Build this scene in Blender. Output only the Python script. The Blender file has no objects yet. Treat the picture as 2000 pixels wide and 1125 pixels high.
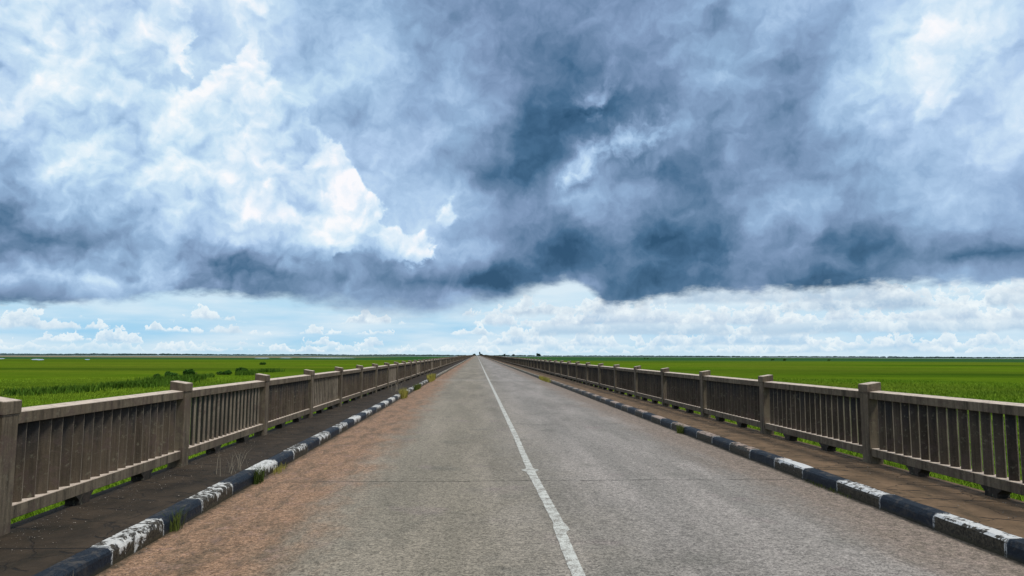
import bpy, math, random
import numpy as np
from mathutils import Matrix, Vector, noise as mnoise
random.seed(7)
rng = np.random.default_rng(7)
scene = bpy.context.scene
COL = scene.collection

# ------------------------------------------------------------------ camera
F = 1335.0                       # focal length in pixels of a 2000 px wide picture
def cam_axes(f, vx, vy, sl):
    d = np.array([vx-1000, -(vy-562.5), -f]); d /= np.linalg.norm(d)
    e = np.array([vx, -(vy-562.5)-1000*sl, -f]); x = e-d*(e@d); x /= np.linalg.norm(x)
    return np.array([x, d, np.cross(x, d)])
RC = cam_axes(F, 931.0, 692.3, .0036)
EYE = 1.655
cam = bpy.data.cameras.new('camera')
cam.sensor_width = 36; cam.lens = F/2000*36
cam.clip_start = .05; cam.clip_end = 30000
co = bpy.data.objects.new('camera', cam); COL.objects.link(co)
m = Matrix([list(r) for r in RC]).to_4x4(); m.translation = (0, 0, EYE)
co.matrix_world = m
scene.camera = co
def pix_dir(x, y):
    w = RC @ np.array([x-1000, -(y-562.5), -F]); return w/np.linalg.norm(w)

scene.view_settings.view_transform = 'Standard'
scene.view_settings.look = 'None'
scene.view_settings.exposure = 0.0
scene.view_settings.gamma = 1.0

# ------------------------------------------------------------------ node helpers
def lin(c):
    return tuple(((v/255)/12.92 if v <= 10 else ((v/255+.055)/1.055)**2.4) for v in c)
class NT:
    def __init__(s, tree): s.t = tree; s.n = tree.nodes; s.l = tree.links
    def put(s, sock, v):
        if v is None: return
        if isinstance(v, bpy.types.NodeSocket): s.l.new(v, sock)
        elif isinstance(v, (tuple, list)) and sock.type == 'RGBA' and len(v) == 3: sock.default_value = (*v, 1)
        else: sock.default_value = v
    def math(s, op, a, b=None, c=None, clamp=False):
        n = s.n.new('ShaderNodeMath'); n.operation = op; n.use_clamp = clamp
        for i, v in enumerate((a, b, c)): s.put(n.inputs[i], v)
        return n.outputs[0]
    def vmath(s, op, a, b=None, scale=None):
        n = s.n.new('ShaderNodeVectorMath'); n.operation = op
        s.put(n.inputs[0], a); s.put(n.inputs[1], b)
        if scale is not None: s.put(n.inputs['Scale'], scale)
        return n.outputs[1] if op in ('LENGTH', 'DOT_PRODUCT') else n.outputs[0]
    def rng(s, v, a, b, c=0., d=1., smooth=False, clamp=True):
        n = s.n.new('ShaderNodeMapRange'); n.clamp = clamp
        if smooth: n.interpolation_type = 'SMOOTHSTEP'
        for i, q in enumerate((v, a, b, c, d)): s.put(n.inputs[i], q)
        return n.outputs[0]
    def mix(s, f, a, b, blend='MIX'):
        n = s.n.new('ShaderNodeMix'); n.data_type = 'RGBA'; n.blend_type = blend
        s.put(n.inputs[0], f); s.put(n.inputs[6], a); s.put(n.inputs[7], b)
        return n.outputs[2]
    def fmix(s, f, a, b):
        n = s.n.new('ShaderNodeMix'); n.data_type = 'FLOAT'
        s.put(n.inputs[0], f); s.put(n.inputs[2], a); s.put(n.inputs[3], b)
        return n.outputs[0]
    def noise(s, vec, scale, detail=4, rough=.55, dist=0., col=False, lac=2.):
        n = s.n.new('ShaderNodeTexNoise'); s.put(n.inputs['Vector'], vec)
        n.inputs['Scale'].default_value = scale; n.inputs['Detail'].default_value = detail
        n.inputs['Roughness'].default_value = rough; n.inputs['Distortion'].default_value = dist
        n.inputs['Lacunarity'].default_value = lac
        return n.outputs[1 if col else 0]
    def vor(s, vec, scale, feature='F1', detail=0, rand=1.):
        n = s.n.new('ShaderNodeTexVoronoi'); n.feature = feature; s.put(n.inputs['Vector'], vec)
        n.inputs['Scale'].default_value = scale; n.inputs['Detail'].default_value = detail
        n.inputs['Randomness'].default_value = rand
        return n.outputs[0]
    def ramp(s, f, stops, interp='LINEAR'):
        n = s.n.new('ShaderNodeValToRGB'); r = n.color_ramp; r.interpolation = interp
        s.put(n.inputs[0], f)
        for i, (p, c) in enumerate(stops):
            if i == 0: e = r.elements[0]; e.position = p
            elif i == 1: e = r.elements[1]; e.position = p
            else: e = r.elements.new(p)
            e.color = (*c, 1)
        return n.outputs[0]
    def sep(s, v):
        n = s.n.new('ShaderNodeSeparateXYZ'); s.put(n.inputs[0], v); return n.outputs
    def comb(s, x, y, z):
        n = s.n.new('ShaderNodeCombineXYZ')
        for i, v in enumerate((x, y, z)): s.put(n.inputs[i], v)
        return n.outputs[0]

# ------------------------------------------------------------------ sky
SUN_EL, SUN_AZ = math.radians(58), math.radians(128)     # azimuth from +Y towards +X
XS = list(range(0, 2001, 100))
YS = [0, 50, 100, 150, 200, 250, 300, 350, 400, 450, 500, 550, 600]
LT = np.array([
 [222,236,212,236,196,205,178,172,170,160,145,140,146,160,178,175,175,188,195,224,215],
 [196,218,222,240,190,212,176,178,172,152,146,138,150,158,150,175,168,178,214,234,218],
 [205,238,240,224,190,228,186,176,165,160,140,130,142,128,155,170,168,180,226,222,208],
 [195,224,228,215,196,232,196,186,175,170,125,116,128,130,160,158,165,205,226,212,210],
 [190,198,200,216,212,215,196,186,175,165,118,122,122,120,140,148,180,218,216,200,205],
 [184,190,196,212,205,204,188,178,175,165,112,102,120,165,124,150,172,198,206,205,200],
 [180,212,205,224,215,212,190,202,186,155,108,104,158,140,130,150,150,170,186,195,190],
 [172,202,205,215,224,216,224,205,196,160,108,142,150,118,135,130,165,155,172,182,176],
 [148,168,180,200,205,216,218,226,192,190,130,128,148,128,130,150,148,138,176,180,170],
 [118,128,150,170,174,200,210,238,215,186,150,113,134,108,114,150,150,134,152,152,150],
 [128,122,138,155,148,125,150,166,188,175,145, 98,122,108,118,125,130,124,140,114,110],
 [170,165,184,150,122,103,118,128,112,112, 88,120,112,108, 98,104, 98,118,140,145,150],
 [112,118,145,150,145,130,145,138,150,150,120,150,115,112,100,104,100,118,140,145,150]], float)
FT = LT.copy(); BT = LT.copy()
F1 = [(-200,-200),(330,-200),(352,0),(378,20),(388,50),(380,80),(393,112),(372,126),(332,120),(338,165),(350,186),(372,180),
      (405,160),(425,145),(445,125),(480,112),(530,112),(575,180),(610,262),(650,292),(680,315),(700,345),(722,380),(745,395),
      (770,412),(768,432),(752,440),(775,455),(800,448),(835,452),(857,475),(850,508),(820,522),(780,508),(700,500),(620,520),
      (560,560),(-200,560)]
F2 = [(858,402),(884,400),(892,430),(908,452),(882,458),(856,438)]
F3 = [(1115,184),(1145,165),(1190,160),(1200,180),(1180,202),(1140,200)]
F4 = [(1180,262),(1230,250),(1292,220),(1312,260),(1290,300),(1235,305),(1180,335),(1140,372),(1100,360),(1140,300)]
F5 = [(1655,190),(1690,150),(1760,110),(1800,50),(1850,20),(1920,-20),(2300,-60),(2300,60),(1930,80),(1880,150),(1850,240),(1790,262),(1720,215)]
F6 = [(470,-60),(545,-60),(520,30),(500,60),(520,110),(480,100),(452,60),(475,20)]
def sdf(px, py, poly):
    best = 1e9; ins = False; n = len(poly)
    for i in range(n):
        x0, y0 = poly[i]; x1, y1 = poly[(i+1) % n]
        dx, dy = x1-x0, y1-y0; t = max(0, min(1, ((px-x0)*dx+(py-y0)*dy)/(dx*dx+dy*dy+1e-9)))
        best = min(best, math.hypot(px-x0-t*dx, py-y0-t*dy))
        if (y0 > py) != (y1 > py) and px < (x1-x0)*(py-y0)/(y1-y0)+x0: ins = not ins
    return best if ins else -best
def bil(T, x, y):
    x = min(max(x/100, 0), 19.999); y = min(max(y/50, 0), len(YS)-1.001)
    i, j = int(x), int(y); a, b = x-i, y-j
    return (T[j, i]*(1-a)+T[j, i+1]*a)*(1-b)+(T[j+1, i]*(1-a)+T[j+1, i+1]*a)*b
# soft light and dark lobes of the clouds: x, y, rx, ry, amount
BL = [(150,90,60,30,12),(60,90,40,30,10),(250,240,22,40,-30),(180,215,60,28,-14),(90,330,55,35,18),(60,250,60,40,-10),(300,320,60,30,10),(330,90,50,40,8),(190,25,30,20,-16),(300,130,30,40,-8),
 (560,300,40,20,-20),(620,250,60,28,-12),(700,215,60,24,-18),(740,215,22,12,24),(742,290,14,30,24),(900,160,50,60,10),(870,290,90,22,14),(985,300,18,22,22),(930,330,60,20,-6),(790,60,40,20,12),(810,110,60,25,-12),
 (430,70,40,50,-10),(410,240,30,60,-14),(640,330,40,30,12),(480,330,40,30,-10),(560,390,50,20,-8),(530,400,20,14,14),(380,400,60,30,-14),(680,440,50,40,14),(820,470,35,25,18),
 (60,455,140,18,-16),(170,470,120,12,-14),(110,437,45,8,12),(30,520,90,15,42),(110,537,100,11,22),(230,561,75,7,40),(30,576,110,9,-30),(290,500,35,25,20),(330,540,50,18,14),(440,512,60,20,-18),(490,550,60,13,-14),
 (640,520,60,18,14),(760,515,60,16,-30),(850,546,80,10,-18),(965,552,60,9,-26),(620,560,30,20,14),(700,565,25,18,22),(900,500,40,20,10),(1000,530,60,10,-14),
 (1200,300,45,26,26),(1150,335,38,26,28),(1118,385,45,32,30),(1272,250,26,24,34),(1190,400,60,14,16),(1150,215,65,14,-20),(1050,335,60,40,-16),(1040,230,50,50,-8),(1090,492,60,22,-26),(1060,520,40,11,-18),(1125,542,55,12,56),
 (1290,335,50,18,-16),(1270,460,40,16,-20),(1300,405,40,13,16),(1350,440,28,26,14),(1385,475,60,18,-12),(1270,500,30,9,16),(1320,512,30,9,14),(1230,540,50,20,-12),
 (1480,430,26,28,28),(1560,400,60,28,20),(1620,470,40,18,-16),(1700,480,28,28,-26),(1640,508,80,9,22),(1600,545,120,10,-12),(1780,450,36,36,22),(1850,415,60,36,14),(1905,492,60,13,-34),(1960,505,50,10,-18),(1860,530,60,10,14),
 (1540,200,26,60,-20),(1590,330,50,14,-28),(1680,330,40,11,-18),(1400,60,55,18,-18),(1480,62,40,10,16),(1380,110,40,20,14),(1320,60,40,14,-10),(1660,190,30,12,10),(1730,215,20,14,14),(1890,210,35,26,-18),(1950,230,25,20,-14),(1820,150,30,20,12),(1560,110,60,20,-12),(1420,240,50,60,10),(1450,330,40,30,12),(1320,340,60,30,-8),
 (980,60,60,40,-10),(1060,90,50,40,-10),(1210,110,50,30,8),(1120,10,14,8,26)]
def lum(x, y, T_):
    v = bil(T_, x, y)
    for (bx, by, rx, ry, a) in BL:
        q = ((x-bx)/rx)**2+((y-by)/ry)**2
        if q < 7: v += a*1.45*math.exp(-q)
    return v
# places where the front cloud has a crisp sunlit rim: x, y, reach
CR = [(60,70,60),(150,60,70),(330,40,60),(380,100,55),(375,180,50),(440,140,60),(500,120,40),(650,300,50),(705,355,60),(740,400,55),(800,455,70),(850,485,50),(690,440,60)]
def front_back(x, y):
    L0 = lum(x, y, LT)
    L0 += 14*max(0, min(1, (620-x)/250))*max(0, min(1, (360-y)/120))
    Bv, Fv = L0, L0
    wr = max(math.exp(-((x-cx_)**2+(y-cy_)**2)/(r_*r_)) for cx_, cy_, r_ in CR)
    d1 = max(sdf(x, y, F1), sdf(x, y, F6))
    if d1 > -60 and wr > .05:
        Bv = L0*(1-wr)+wr*(196 if y < 300 else 194); Fv = L0*(1-wr)+wr*244
    if y > 495 and d1 > 0 and x > 640: Fv = max(Fv, 205); Bv = min(Bv, 140)
    if sdf(x, y, F2) > -30: Fv = 222
    if sdf(x, y, F3) > -30: Fv = 172
    if sdf(x, y, F4) > -60: Fv = max(L0, 184)+18
    if sdf(x, y, F4) > -20: Bv = min(L0, 135)
    d5 = sdf(x, y, F5)
    if d5 > -70: Fv = max(214, L0)
    if d5 > -5: Bv = 198
    return Bv, Fv
AZ0, AZ1, NA = -36.0, 42.0, 60
ELS = [2.6, 3.6, 4.4, 5.2, 6.0, 6.9, 7.8, 8.7, 9.7, 10.7, 11.7, 12.8, 13.9, 15., 16.2, 17.4, 18.7, 20., 21.5, 23., 25., 27.5, 30.]
def dir_pix(az, el):
    a, e = math.radians(az), math.radians(el)
    w = np.array([math.sin(a)*math.cos(e), math.cos(a)*math.cos(e), math.sin(e)])
    c = RC.T @ w
    return 1000+F*c[0]/-c[2], 562.5-F*c[1]/-c[2]

world = bpy.data.worlds.new('World'); scene.world = world; world.use_nodes = True
T = NT(world.node_tree); T.n.clear()
tc = T.n.new('ShaderNodeTexCoord')
D = T.vmath('NORMALIZE', tc.outputs['Generated'])
dx, dy, dz = T.sep(D)
az = T.math('MULTIPLY', T.math('ARCTAN2', dx, dy), 57.29578)
el = T.math('MULTIPLY', T.math('ARCSINE', dz), 57.29578)
# domain warp: large curls and finer billows
w1 = T.vmath('SUBTRACT', T.noise(D, 7, 3, .5, col=True), (.5, .5, .5))
w2 = T.vmath('SUBTRACT', T.noise(D, 22, 5, .52, col=True), (.5, .5, .5))
wx, wy, wz = T.sep(T.vmath('ADD', T.vmath('SCALE', w1, scale=3.2), T.vmath('SCALE', w2, scale=3.4)))
flat = T.rng(el, 3, 11, .3, 1.)
azw = T.math('ADD', az, wx)
elw = T.math('ADD', el, T.math('MULTIPLY', wz, flat))
u = T.rng(azw, AZ0, AZ1, 0, 1, clamp=False)
u = T.math('PINGPONG', u, 1.0)
val = None
def cell(p, e):
    x, y = dir_pix(AZ0+(AZ1-AZ0)*p, e)
    sd_ = max(sdf(x, y, P) for P in (F1, F2, F3, F4, F5, F6)); Bv, Fv = front_back(x, y)
    return (min(1, max(0, Bv/255)), min(1, max(0, Fv/255)), min(1, max(0, .5+sd_/120)), 1)
uh = (T.math('MULTIPLY', u, 2.), T.math('SUBTRACT', T.math('MULTIPLY', u, 2.), 1.)); right = T.math('GREATER_THAN', u, .5)
for j, e in enumerate(ELS):
    half = []
    for h_ in range(2):
        n = T.n.new('ShaderNodeValToRGB'); r = n.color_ramp; r.interpolation = 'LINEAR'; T.put(n.inputs[0], uh[h_])
        for i in range(NA//2+1):
            p = i/(NA//2)
            el_ = r.elements[0] if i == 0 else (r.elements[len(r.elements)-1] if i == NA//2 else r.elements.new(p))
            el_.position = p; el_.color = cell((h_+p)/2, e)
        half.append(n.outputs[0])
    row = T.mix(right, half[0], half[1])
    if val is None: val = row
    else: val = T.mix(T.rng(elw, ELS[j-1], e), val, row)
rgb = T.n.new('ShaderNodeSeparateColor'); T.put(rgb.inputs[0], val)
LB, LF, S = rgb.outputs[0], rgb.outputs[1], rgb.outputs[2]
# billow detail: relief of a noise field seen with light from above
def relief(scale, off, detail=6, rough=.58, warp=1.4, sq=(1, 1, 1)):
    P = T.vmath('MULTIPLY', D, sq)
    P = T.vmath('ADD', P, T.vmath('SCALE', w2, scale=.04*warp))
    a = T.noise(P, scale, detail, rough)
    b = T.noise(T.vmath('ADD', P, off), scale, detail, rough)
    return T.math('SUBTRACT', a, b), a
rA, nA = relief(6, (-.02, 0, .035), 6, .5)
rB, nB = relief(20, (-.005, 0, .011), 7, .55)
crisp = T.rng(az, -3, 1)
mask = T.rng(T.math('ADD', S, T.math('MULTIPLY', T.math('SUBTRACT', nB, .5), T.fmix(crisp, .55, .8))), T.fmix(crisp, .47, .36), T.fmix(crisp, .56, .74), smooth=True)
rim = 0.0
Lum = T.math('ADD', T.fmix(mask, LB, LF), rim)
amp = T.fmix(T.math('MULTIPLY', mask, T.math('SUBTRACT', 1., crisp)), .26, .36)
det = T.math('ADD', T.math('MULTIPLY', rA, T.math('MULTIPLY', amp, 1.6)), T.math('MULTIPLY', rB, T.math('MULTIPLY', amp, .9)))
det = T.math('ADD', det, T.math('MULTIPLY', T.math('SUBTRACT', nA, .5), .26))
det = T.math('ADD', det, T.math('MULTIPLY', T.math('SUBTRACT', nB, .5), .13))
cP = T.vmath('ADD', D, T.vmath('SCALE', w2, scale=.045))
cau = T.math('SUBTRACT', T.vor(T.vmath('ADD', cP, (-.004, 0, .010)), 15, 'F1', 2), T.vor(cP, 15, 'F1', 2))
det = T.math('ADD', det, T.math('MULTIPLY', cau, T.math('MULTIPLY', mask, T.fmix(crisp, .20, .12))))
det = T.math('ADD', det, T.math('MULTIPLY', cau, .04))
Lum = T.math('ADD', Lum, det, clamp=True)
cstops = [(72,(44,82,114)),(100,(70,108,142)),(122,(99,130,163)),(145,(125,153,187)),(170,(147,179,213)),(195,(176,206,236)),(216,(201,227,246)),(236,(226,242,252)),(255,(250,253,255))]
deck = T.ramp(Lum, [(a/255, lin(c)) for a, c in cstops])
hue = T.rng(T.noise(D, 5, 2), .35, .65)
deck = T.mix(T.math('MULTIPLY', hue, .32), deck, T.mix(1., deck, (1.10, .97, 1.02), 'MULTIPLY'))
# low band between the cloud deck and the horizon
lowc = T.ramp(T.rng(el, -1, 9), [(.0, lin((205,228,240))), (.13, lin((186,222,242))), (.25, lin((160,210,241))), (.45, lin((182,220,243))), (.7, lin((196,226,244))), (1., lin((196,226,244)))])
hor = T.comb(dx, dy, 0.)
side = T.rng(az, -6, 10)                     # more cloud to the right
white, grey = lin((240,249,253)), lin((186,208,228))
P1 = T.comb(dx, dy, T.math('MULTIPLY', dz, 7.))
veil = T.noise(P1, 5, 5, .5)
low = T.mix(T.rng(veil, T.fmix(side, .36, .28), .62, 0, .85), lowc, lin((222,238,248)))
pert = T.math('SUBTRACT', T.noise(T.vmath('MULTIPLY', D, (1, 1, 1.3)), 55, 5, .62), .5)
pertL = T.math('SUBTRACT', T.noise(D, 20, 4, .6), .5)
w3 = T.vmath('MULTIPLY', T.vmath('SUBTRACT', T.noise(D, 30, 4, .6, col=True), (.5, .5, .5)), (1, 1, 1.5))
def heap(base, A, f, th0, seed, lo, opacity, dens):
    """a row of flat-based heaped clouds: tops follow a noise along the horizon"""
    hp = T.vmath('ADD', T.comb(dx, dy, seed), T.vmath('SCALE', w3, scale=A*.030))
    h_ = T.noise(hp, f, 4, .60)
    t0 = T.math('SUBTRACT', th0, T.math('MULTIPLY', side, dens))
    h_ = T.math('MULTIPLY', T.rng(h_, t0, T.math('ADD', t0, .22)), A)
    bs = T.math('ADD', base, T.math('MULTIPLY', T.math('SUBTRACT', T.noise(T.comb(dx, dy, seed+5), f*.5, 2, .4), .5), .9))
    top = T.math('ADD', T.math('ADD', bs, h_), T.math('ADD', T.math('MULTIPLY', pert, T.math('MULTIPLY', h_, 1.7)), T.math('MULTIPLY', pertL, T.math('MULTIPLY', h_, .9))))
    over = T.math('SUBTRACT', top, el)
    up_ = T.math('SUBTRACT', el, bs)
    cov = T.math('MULTIPLY', T.rng(over, 0., A*.09, smooth=True), T.rng(T.math('ADD', up_, T.math('MULTIPLY', pert, .35*A)), -.08*A, .12*A, smooth=True))
    sh = T.math('ADD', T.rng(over, A*.75, 0.), T.math('MULTIPLY', pert, 1.6))
    sh = T.math('ADD', sh, T.math('MULTIPLY', pertL, 1.0), clamp=True)
    return T.math('MULTIPLY', cov, opacity), T.mix(sh, lo, white)
for args in ((.15, .7, 30, .40, 31.3, lin((190,220,240)), .6, .06), (.25, 1.0, 22, .46, 1.3, lin((186,216,238)), .75, .10), (.75, 1.5, 16, .50, 3.1, lin((176,208,234)), .85, .14), (1.6, 1.6, 12, .53, 7.7, lin((182,208,230)), .85, .20),
             (2.5, 1.9, 10, .54, 11.2, lin((178,202,226)), .85, .16), (3.3, 2.6, 7.5, .68, 17.9, lin((170,194,218)), .85, .27), (4.2, 2.4, 6, .72, 23.3, lin((176,198,220)), .75, .27)):
    cv, cc = heap(*args); low = T.mix(cv, low, cc)
# base line of the deck
base_px = [(0,586),(120,590),(230,588),(300,574),(420,576),(550,580),(640,592),(700,600),(760,606),(830,612),(880,602),(940,590),(1000,582),(1060,560),(1100,545),(1140,560),(1180,588),
           (1250,592),(1300,578),(1350,570),(1430,566),(1500,566),(1600,566),(1680,556),(1760,552),(1850,550),(1930,548),(2000,546)]
n = T.n.new('ShaderNodeValToRGB'); r = n.color_ramp
T.put(n.inputs[0], T.math('PINGPONG', T.rng(T.math('ADD', az, T.math('MULTIPLY', wx, .25)), AZ0, AZ1, clamp=False), 1.))
pts = []
for x, y in base_px:
    w = pix_dir(x, y); pts.append(((math.degrees(math.atan2(w[0], w[1]))-AZ0)/(AZ1-AZ0), math.degrees(math.asin(w[2]))/10))
for i, (p, v) in enumerate(pts):
    e = r.elements[0] if i == 0 else (r.elements[-1] if i == 1 else r.elements.new(p))
    e.position = p; e.color = (v, v, v, 1)
base_el = T.math('MULTIPLY', n.outputs[0], 10)
ragP = T.comb(dx, dy, T.math('MULTIPLY', dz, 2.2))
rag = T.math('SUBTRACT', T.noise(ragP, 22, 8, .6), .5)
dm = T.math('ADD', T.math('SUBTRACT', el, base_el), T.math('MULTIPLY', rag, 2.2))
rsoft = T.rng(T.math('ABSOLUTE', T.math('ADD', az, 5)), 3, 14, 1.3, .45)
dmask = T.rng(dm, T.math('MULTIPLY', rsoft, -1), rsoft, smooth=True)
full = T.mix(dmask, low, deck)
# brighter sky overhead, added out of view to light the ground
zen = T.rng(el, 32, 55, 0, 1)
full = T.mix(zen, full, (.82, .87, .95))
sky = T.n.new('ShaderNodeTexSky'); sky.sky_type = 'NISHITA'; sky.sun_disc = False
sky.sun_elevation = SUN_EL; sky.sun_rotation = SUN_AZ
bg1 = T.n.new('ShaderNodeBackground'); T.put(bg1.inputs[0], sky.outputs[0]); bg1.inputs[1].default_value = .1
bg2 = T.n.new('ShaderNodeBackground'); T.put(bg2.inputs[0], full); bg2.inputs[1].default_value = 1.0
mx = T.n.new('ShaderNodeMixShader')
mx.inputs[0].default_value = .97
T.l.new(bg1.outputs[0], mx.inputs[1]); T.l.new(bg2.outputs[0], mx.inputs[2])
out = T.n.new('ShaderNodeOutputWorld'); T.l.new(mx.outputs[0], out.inputs[0])
world.cycles.sampling_method = 'MANUAL'; world.cycles.sample_map_resolution = 512

sun = bpy.data.lights.new('sun', 'SUN'); sun.energy = 2.2; sun.angle = math.radians(11); sun.color = (1, .96, .9)
so = bpy.data.objects.new('sun', sun); COL.objects.link(so)
sd = Vector((math.sin(SUN_AZ)*math.cos(SUN_EL), math.cos(SUN_AZ)*math.cos(SUN_EL), math.sin(SUN_EL)))
so.rotation_euler = sd.to_track_quat('Z', 'Y').to_euler(); so.location = (0, 0, 60)

# ------------------------------------------------------------------ materials
def mat(name):
    m_ = bpy.data.materials.new(name); m_.use_nodes = True
    t = NT(m_.node_tree); b = t.n['Principled BSDF']; b.inputs['Roughness'].default_value = .9
    b.inputs['Specular IOR Level'].default_value = .25
    g = t.n.new('ShaderNodeNewGeometry')
    return m_, t, b, g.outputs['Position'], g.outputs['Normal']
def bump(t, b, h, strength, dist):
    n = t.n.new('ShaderNodeBump'); n.inputs['Strength'].default_value = strength; n.inputs['Distance'].default_value = dist
    t.put(n.inputs['Height'], h); t.l.new(n.outputs[0], b.inputs['Normal'])

def concrete(name, c_lo, c_hi, stain, top, amount, sfreq=14, slat_tones=False):
    m_, t, b, P, N = mat(name)
    nx, ny, nz = t.sep(N)
    big = t.noise(P, 1.3, 4, .6)
    fine = t.noise(P, 60, 4, .7)
    c = t.mix(t.rng(big, .3, .7), c_lo, c_hi)
    st = t.noise(t.vmath('MULTIPLY', P, (sfreq, sfreq, 1.1)), 1.0, 5, .65)          # vertical run-off streaks
    c = t.mix(t.math('MULTIPLY', t.rng(st, .45, .68), amount), c, stain)
    pat = t.noise(P, 5, 5, .7, 1.0)
    c = t.mix(t.math('MULTIPLY', t.rng(pat, .50, .62), .7), c, t.mix(.5, stain, (.19, .13, .105)))
    if slat_tones:  # each slat gets its own random tone
        sk = t.math('FLOOR', t.math('DIVIDE', t.math('SUBTRACT', t.sep(P)[1], 6.22), .178))
        wn = t.n.new('ShaderNodeTexWhiteNoise'); wn.noise_dimensions = '1D'; t.put(wn.inputs['W'], sk)
        sv = t.rng(wn.outputs[0], 0, 1, .78, 1.22); c = t.mix(1., c, t.comb(sv, sv, sv), 'MULTIPLY')
    if slat_tones:                                                   # black mould hanging from under the rail
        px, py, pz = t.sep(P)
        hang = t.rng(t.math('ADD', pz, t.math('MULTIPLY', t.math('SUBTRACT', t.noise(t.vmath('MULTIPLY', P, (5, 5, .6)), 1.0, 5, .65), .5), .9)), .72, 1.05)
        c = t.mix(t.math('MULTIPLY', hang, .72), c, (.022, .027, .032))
    lic = t.noise(P, 17, 4, .7)
    c = t.mix(t.math('MULTIPLY', t.rng(lic, .58, .68), .45), c, (.24, .22, .15))
    c = t.mix(t.math('MULTIPLY', t.rng(nz, .6, .9), t.rng(t.noise(P, 11, 5, .7), .2, .5)), c, top)    # flat tops paler: dust, plus light from above painted in
    c = t.mix(t.rng(fine, .25, .75, .0, .6), c, t.mix(1., c, (.55, .55, .55), 'MULTIPLY'))
    t.put(b.inputs['Base Color'], c); b.inputs['Roughness'].default_value = .92
    bump(t, b, t.math('ADD', fine, t.math('MULTIPLY', pat, .8)), .6, .006)
    return m_
M_POST = concrete('weathered_concrete', (.118, .090, .058), (.225, .180, .122), (.036, .028, .018), (.66, .54, .43), .85)
M_SLAT = concrete('stained_slat_concrete', (.062, .046, .030), (.125, .096, .064), (.018, .015, .012), (.42, .36, .28), .6, 34, True)
M_ARRIS = concrete('light_toned_slat_edges', (.18, .145, .10), (.31, .255, .19), (.06, .05, .04), (.42, .36, .28), .6, 34)  # slat edges paler: the light they catch is put into the colour
M_FOOT = concrete('shade_toned_concrete', (.022, .019, .014), (.045, .038, .028), (.01, .01, .008), (.08, .07, .055), .8)  # foot blocks very dark: shade under the rail put into the colour

# asphalt
XL, XR = -2.83, 4.39
M_ROAD, t, b, P, N = mat('worn_asphalt')
px, py, pz = t.sep(P)
g1 = t.noise(P, 85, 2, .8); g2 = t.noise(P, 24, 4, .8); g3 = t.noise(P, 1.1, 5, .6); g4 = t.noise(t.vmath('MULTIPLY', P, (1, .12, 1)), 1.3, 4, .6)
g5 = t.noise(P, 9, 4, .7)
across = t.rng(t.math('ADD', px, t.math('MULTIPLY', t.math('SUBTRACT', g3, .5), 1.2)), -.4, 2.0, smooth=True)
c = t.mix(across, (.196, .170, .126), (.218, .197, .170))
c = t.mix(t.rng(g4, .42, .64, 0, 1.), c, t.mix(1., c, (1.34, 1.32, 1.34), 'MULTIPLY'))
c = t.mix(t.rng(t.noise(t.vmath('MULTIPLY', P, (1, .25, 1)), .55, 5, .7), .52, .62, 0, .5), c, t.mix(1., c, (.66, .66, .64), 'MULTIPLY'))
pk = t.noise(P, .9, 3, .6)
c = t.mix(t.rng(pk, .60, .72, 0, .45), c, (.215, .165, .155))                 # pinkish patches
c = t.mix(t.rng(t.noise(t.vmath('ADD', P, (40, 3, 0)), 1.0, 4, .6), .58, .7, 0, .45), c, (.105, .10, .08))
dl = t.math('ADD', t.math('SUBTRACT', px, XL), t.math('MULTIPLY', t.math('SUBTRACT', t.noise(t.vmath('MULTIPLY', P, (1, .5, 1)), 1.6, 6, .7), .5), 1.7))
dl = t.math('ADD', dl, t.rng(py, 12, 60, 0, .35))
sand = t.mix(t.rng(g2, .35, .62), (.205, .112, .058), (.32, .19, .112))
sand = t.mix(t.rng(t.noise(t.vmath('MULTIPLY', P, (1.2, .35, 1)), 3.2, 5, .7), .46, .62, 0, .8), sand, (.115, .075, .042))
sand = t.mix(t.rng(t.noise(P, 4.5, 4, .7), .54, .68, 0, .6), sand, (.27, .165, .13))
c = t.mix(t.rng(dl, 1.75, .75, 0, .92, smooth=True), c, sand)
dr = t.math('ADD', t.math('SUBTRACT', XR, px), t.math('MULTIPLY', t.math('SUBTRACT', t.noise(t.vmath('MULTIPLY', P, (1, .4, 1)), 1.5, 6, .7), .5), 1.2))
sandr = t.mix(t.rng(g5, .4, .62), (.17, .130, .092), (.23, .17, .13))
c = t.mix(t.rng(dr, 1.25, .35, 0, .8, smooth=True), c, sandr)
edge = t.math('MINIMUM', t.math('SUBTRACT', px, XL), t.math('SUBTRACT', XR, px))
edge = t.math('ADD', edge, t.math('MULTIPLY', t.math('SUBTRACT', t.noise(P, 7, 5, .75), .5), .35))
c = t.mix(t.rng(edge, .10, .0, 0, .8), c, (.055, .045, .028))                # damp moss and dirt in the gutter
def cells(sc):
    n = t.n.new('ShaderNodeTexVoronoi'); t.put(n.inputs['Vector'], P); n.inputs['Scale'].default_value = sc
    q = t.n.new('ShaderNodeSeparateColor'); t.l.new(n.outputs['Color'], q.inputs[0]); return q.outputs[0]
sp = t.math('ADD', t.math('MULTIPLY', cells(95), .62), t.math('MULTIPLY', cells(38), .38))
sp = t.rng(t.math('ADD', sp, t.math('MULTIPLY', t.math('SUBTRACT', g5, .5), .5)), .12, .9, .50, 1.60)
c = t.mix(1., c, t.comb(sp, sp, sp), 'MULTIPLY')
c = t.mix(t.rng(g2, .34, .52, .6, 0), c, t.mix(1., c, (.42, .42, .42), 'MULTIPLY'))
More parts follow.
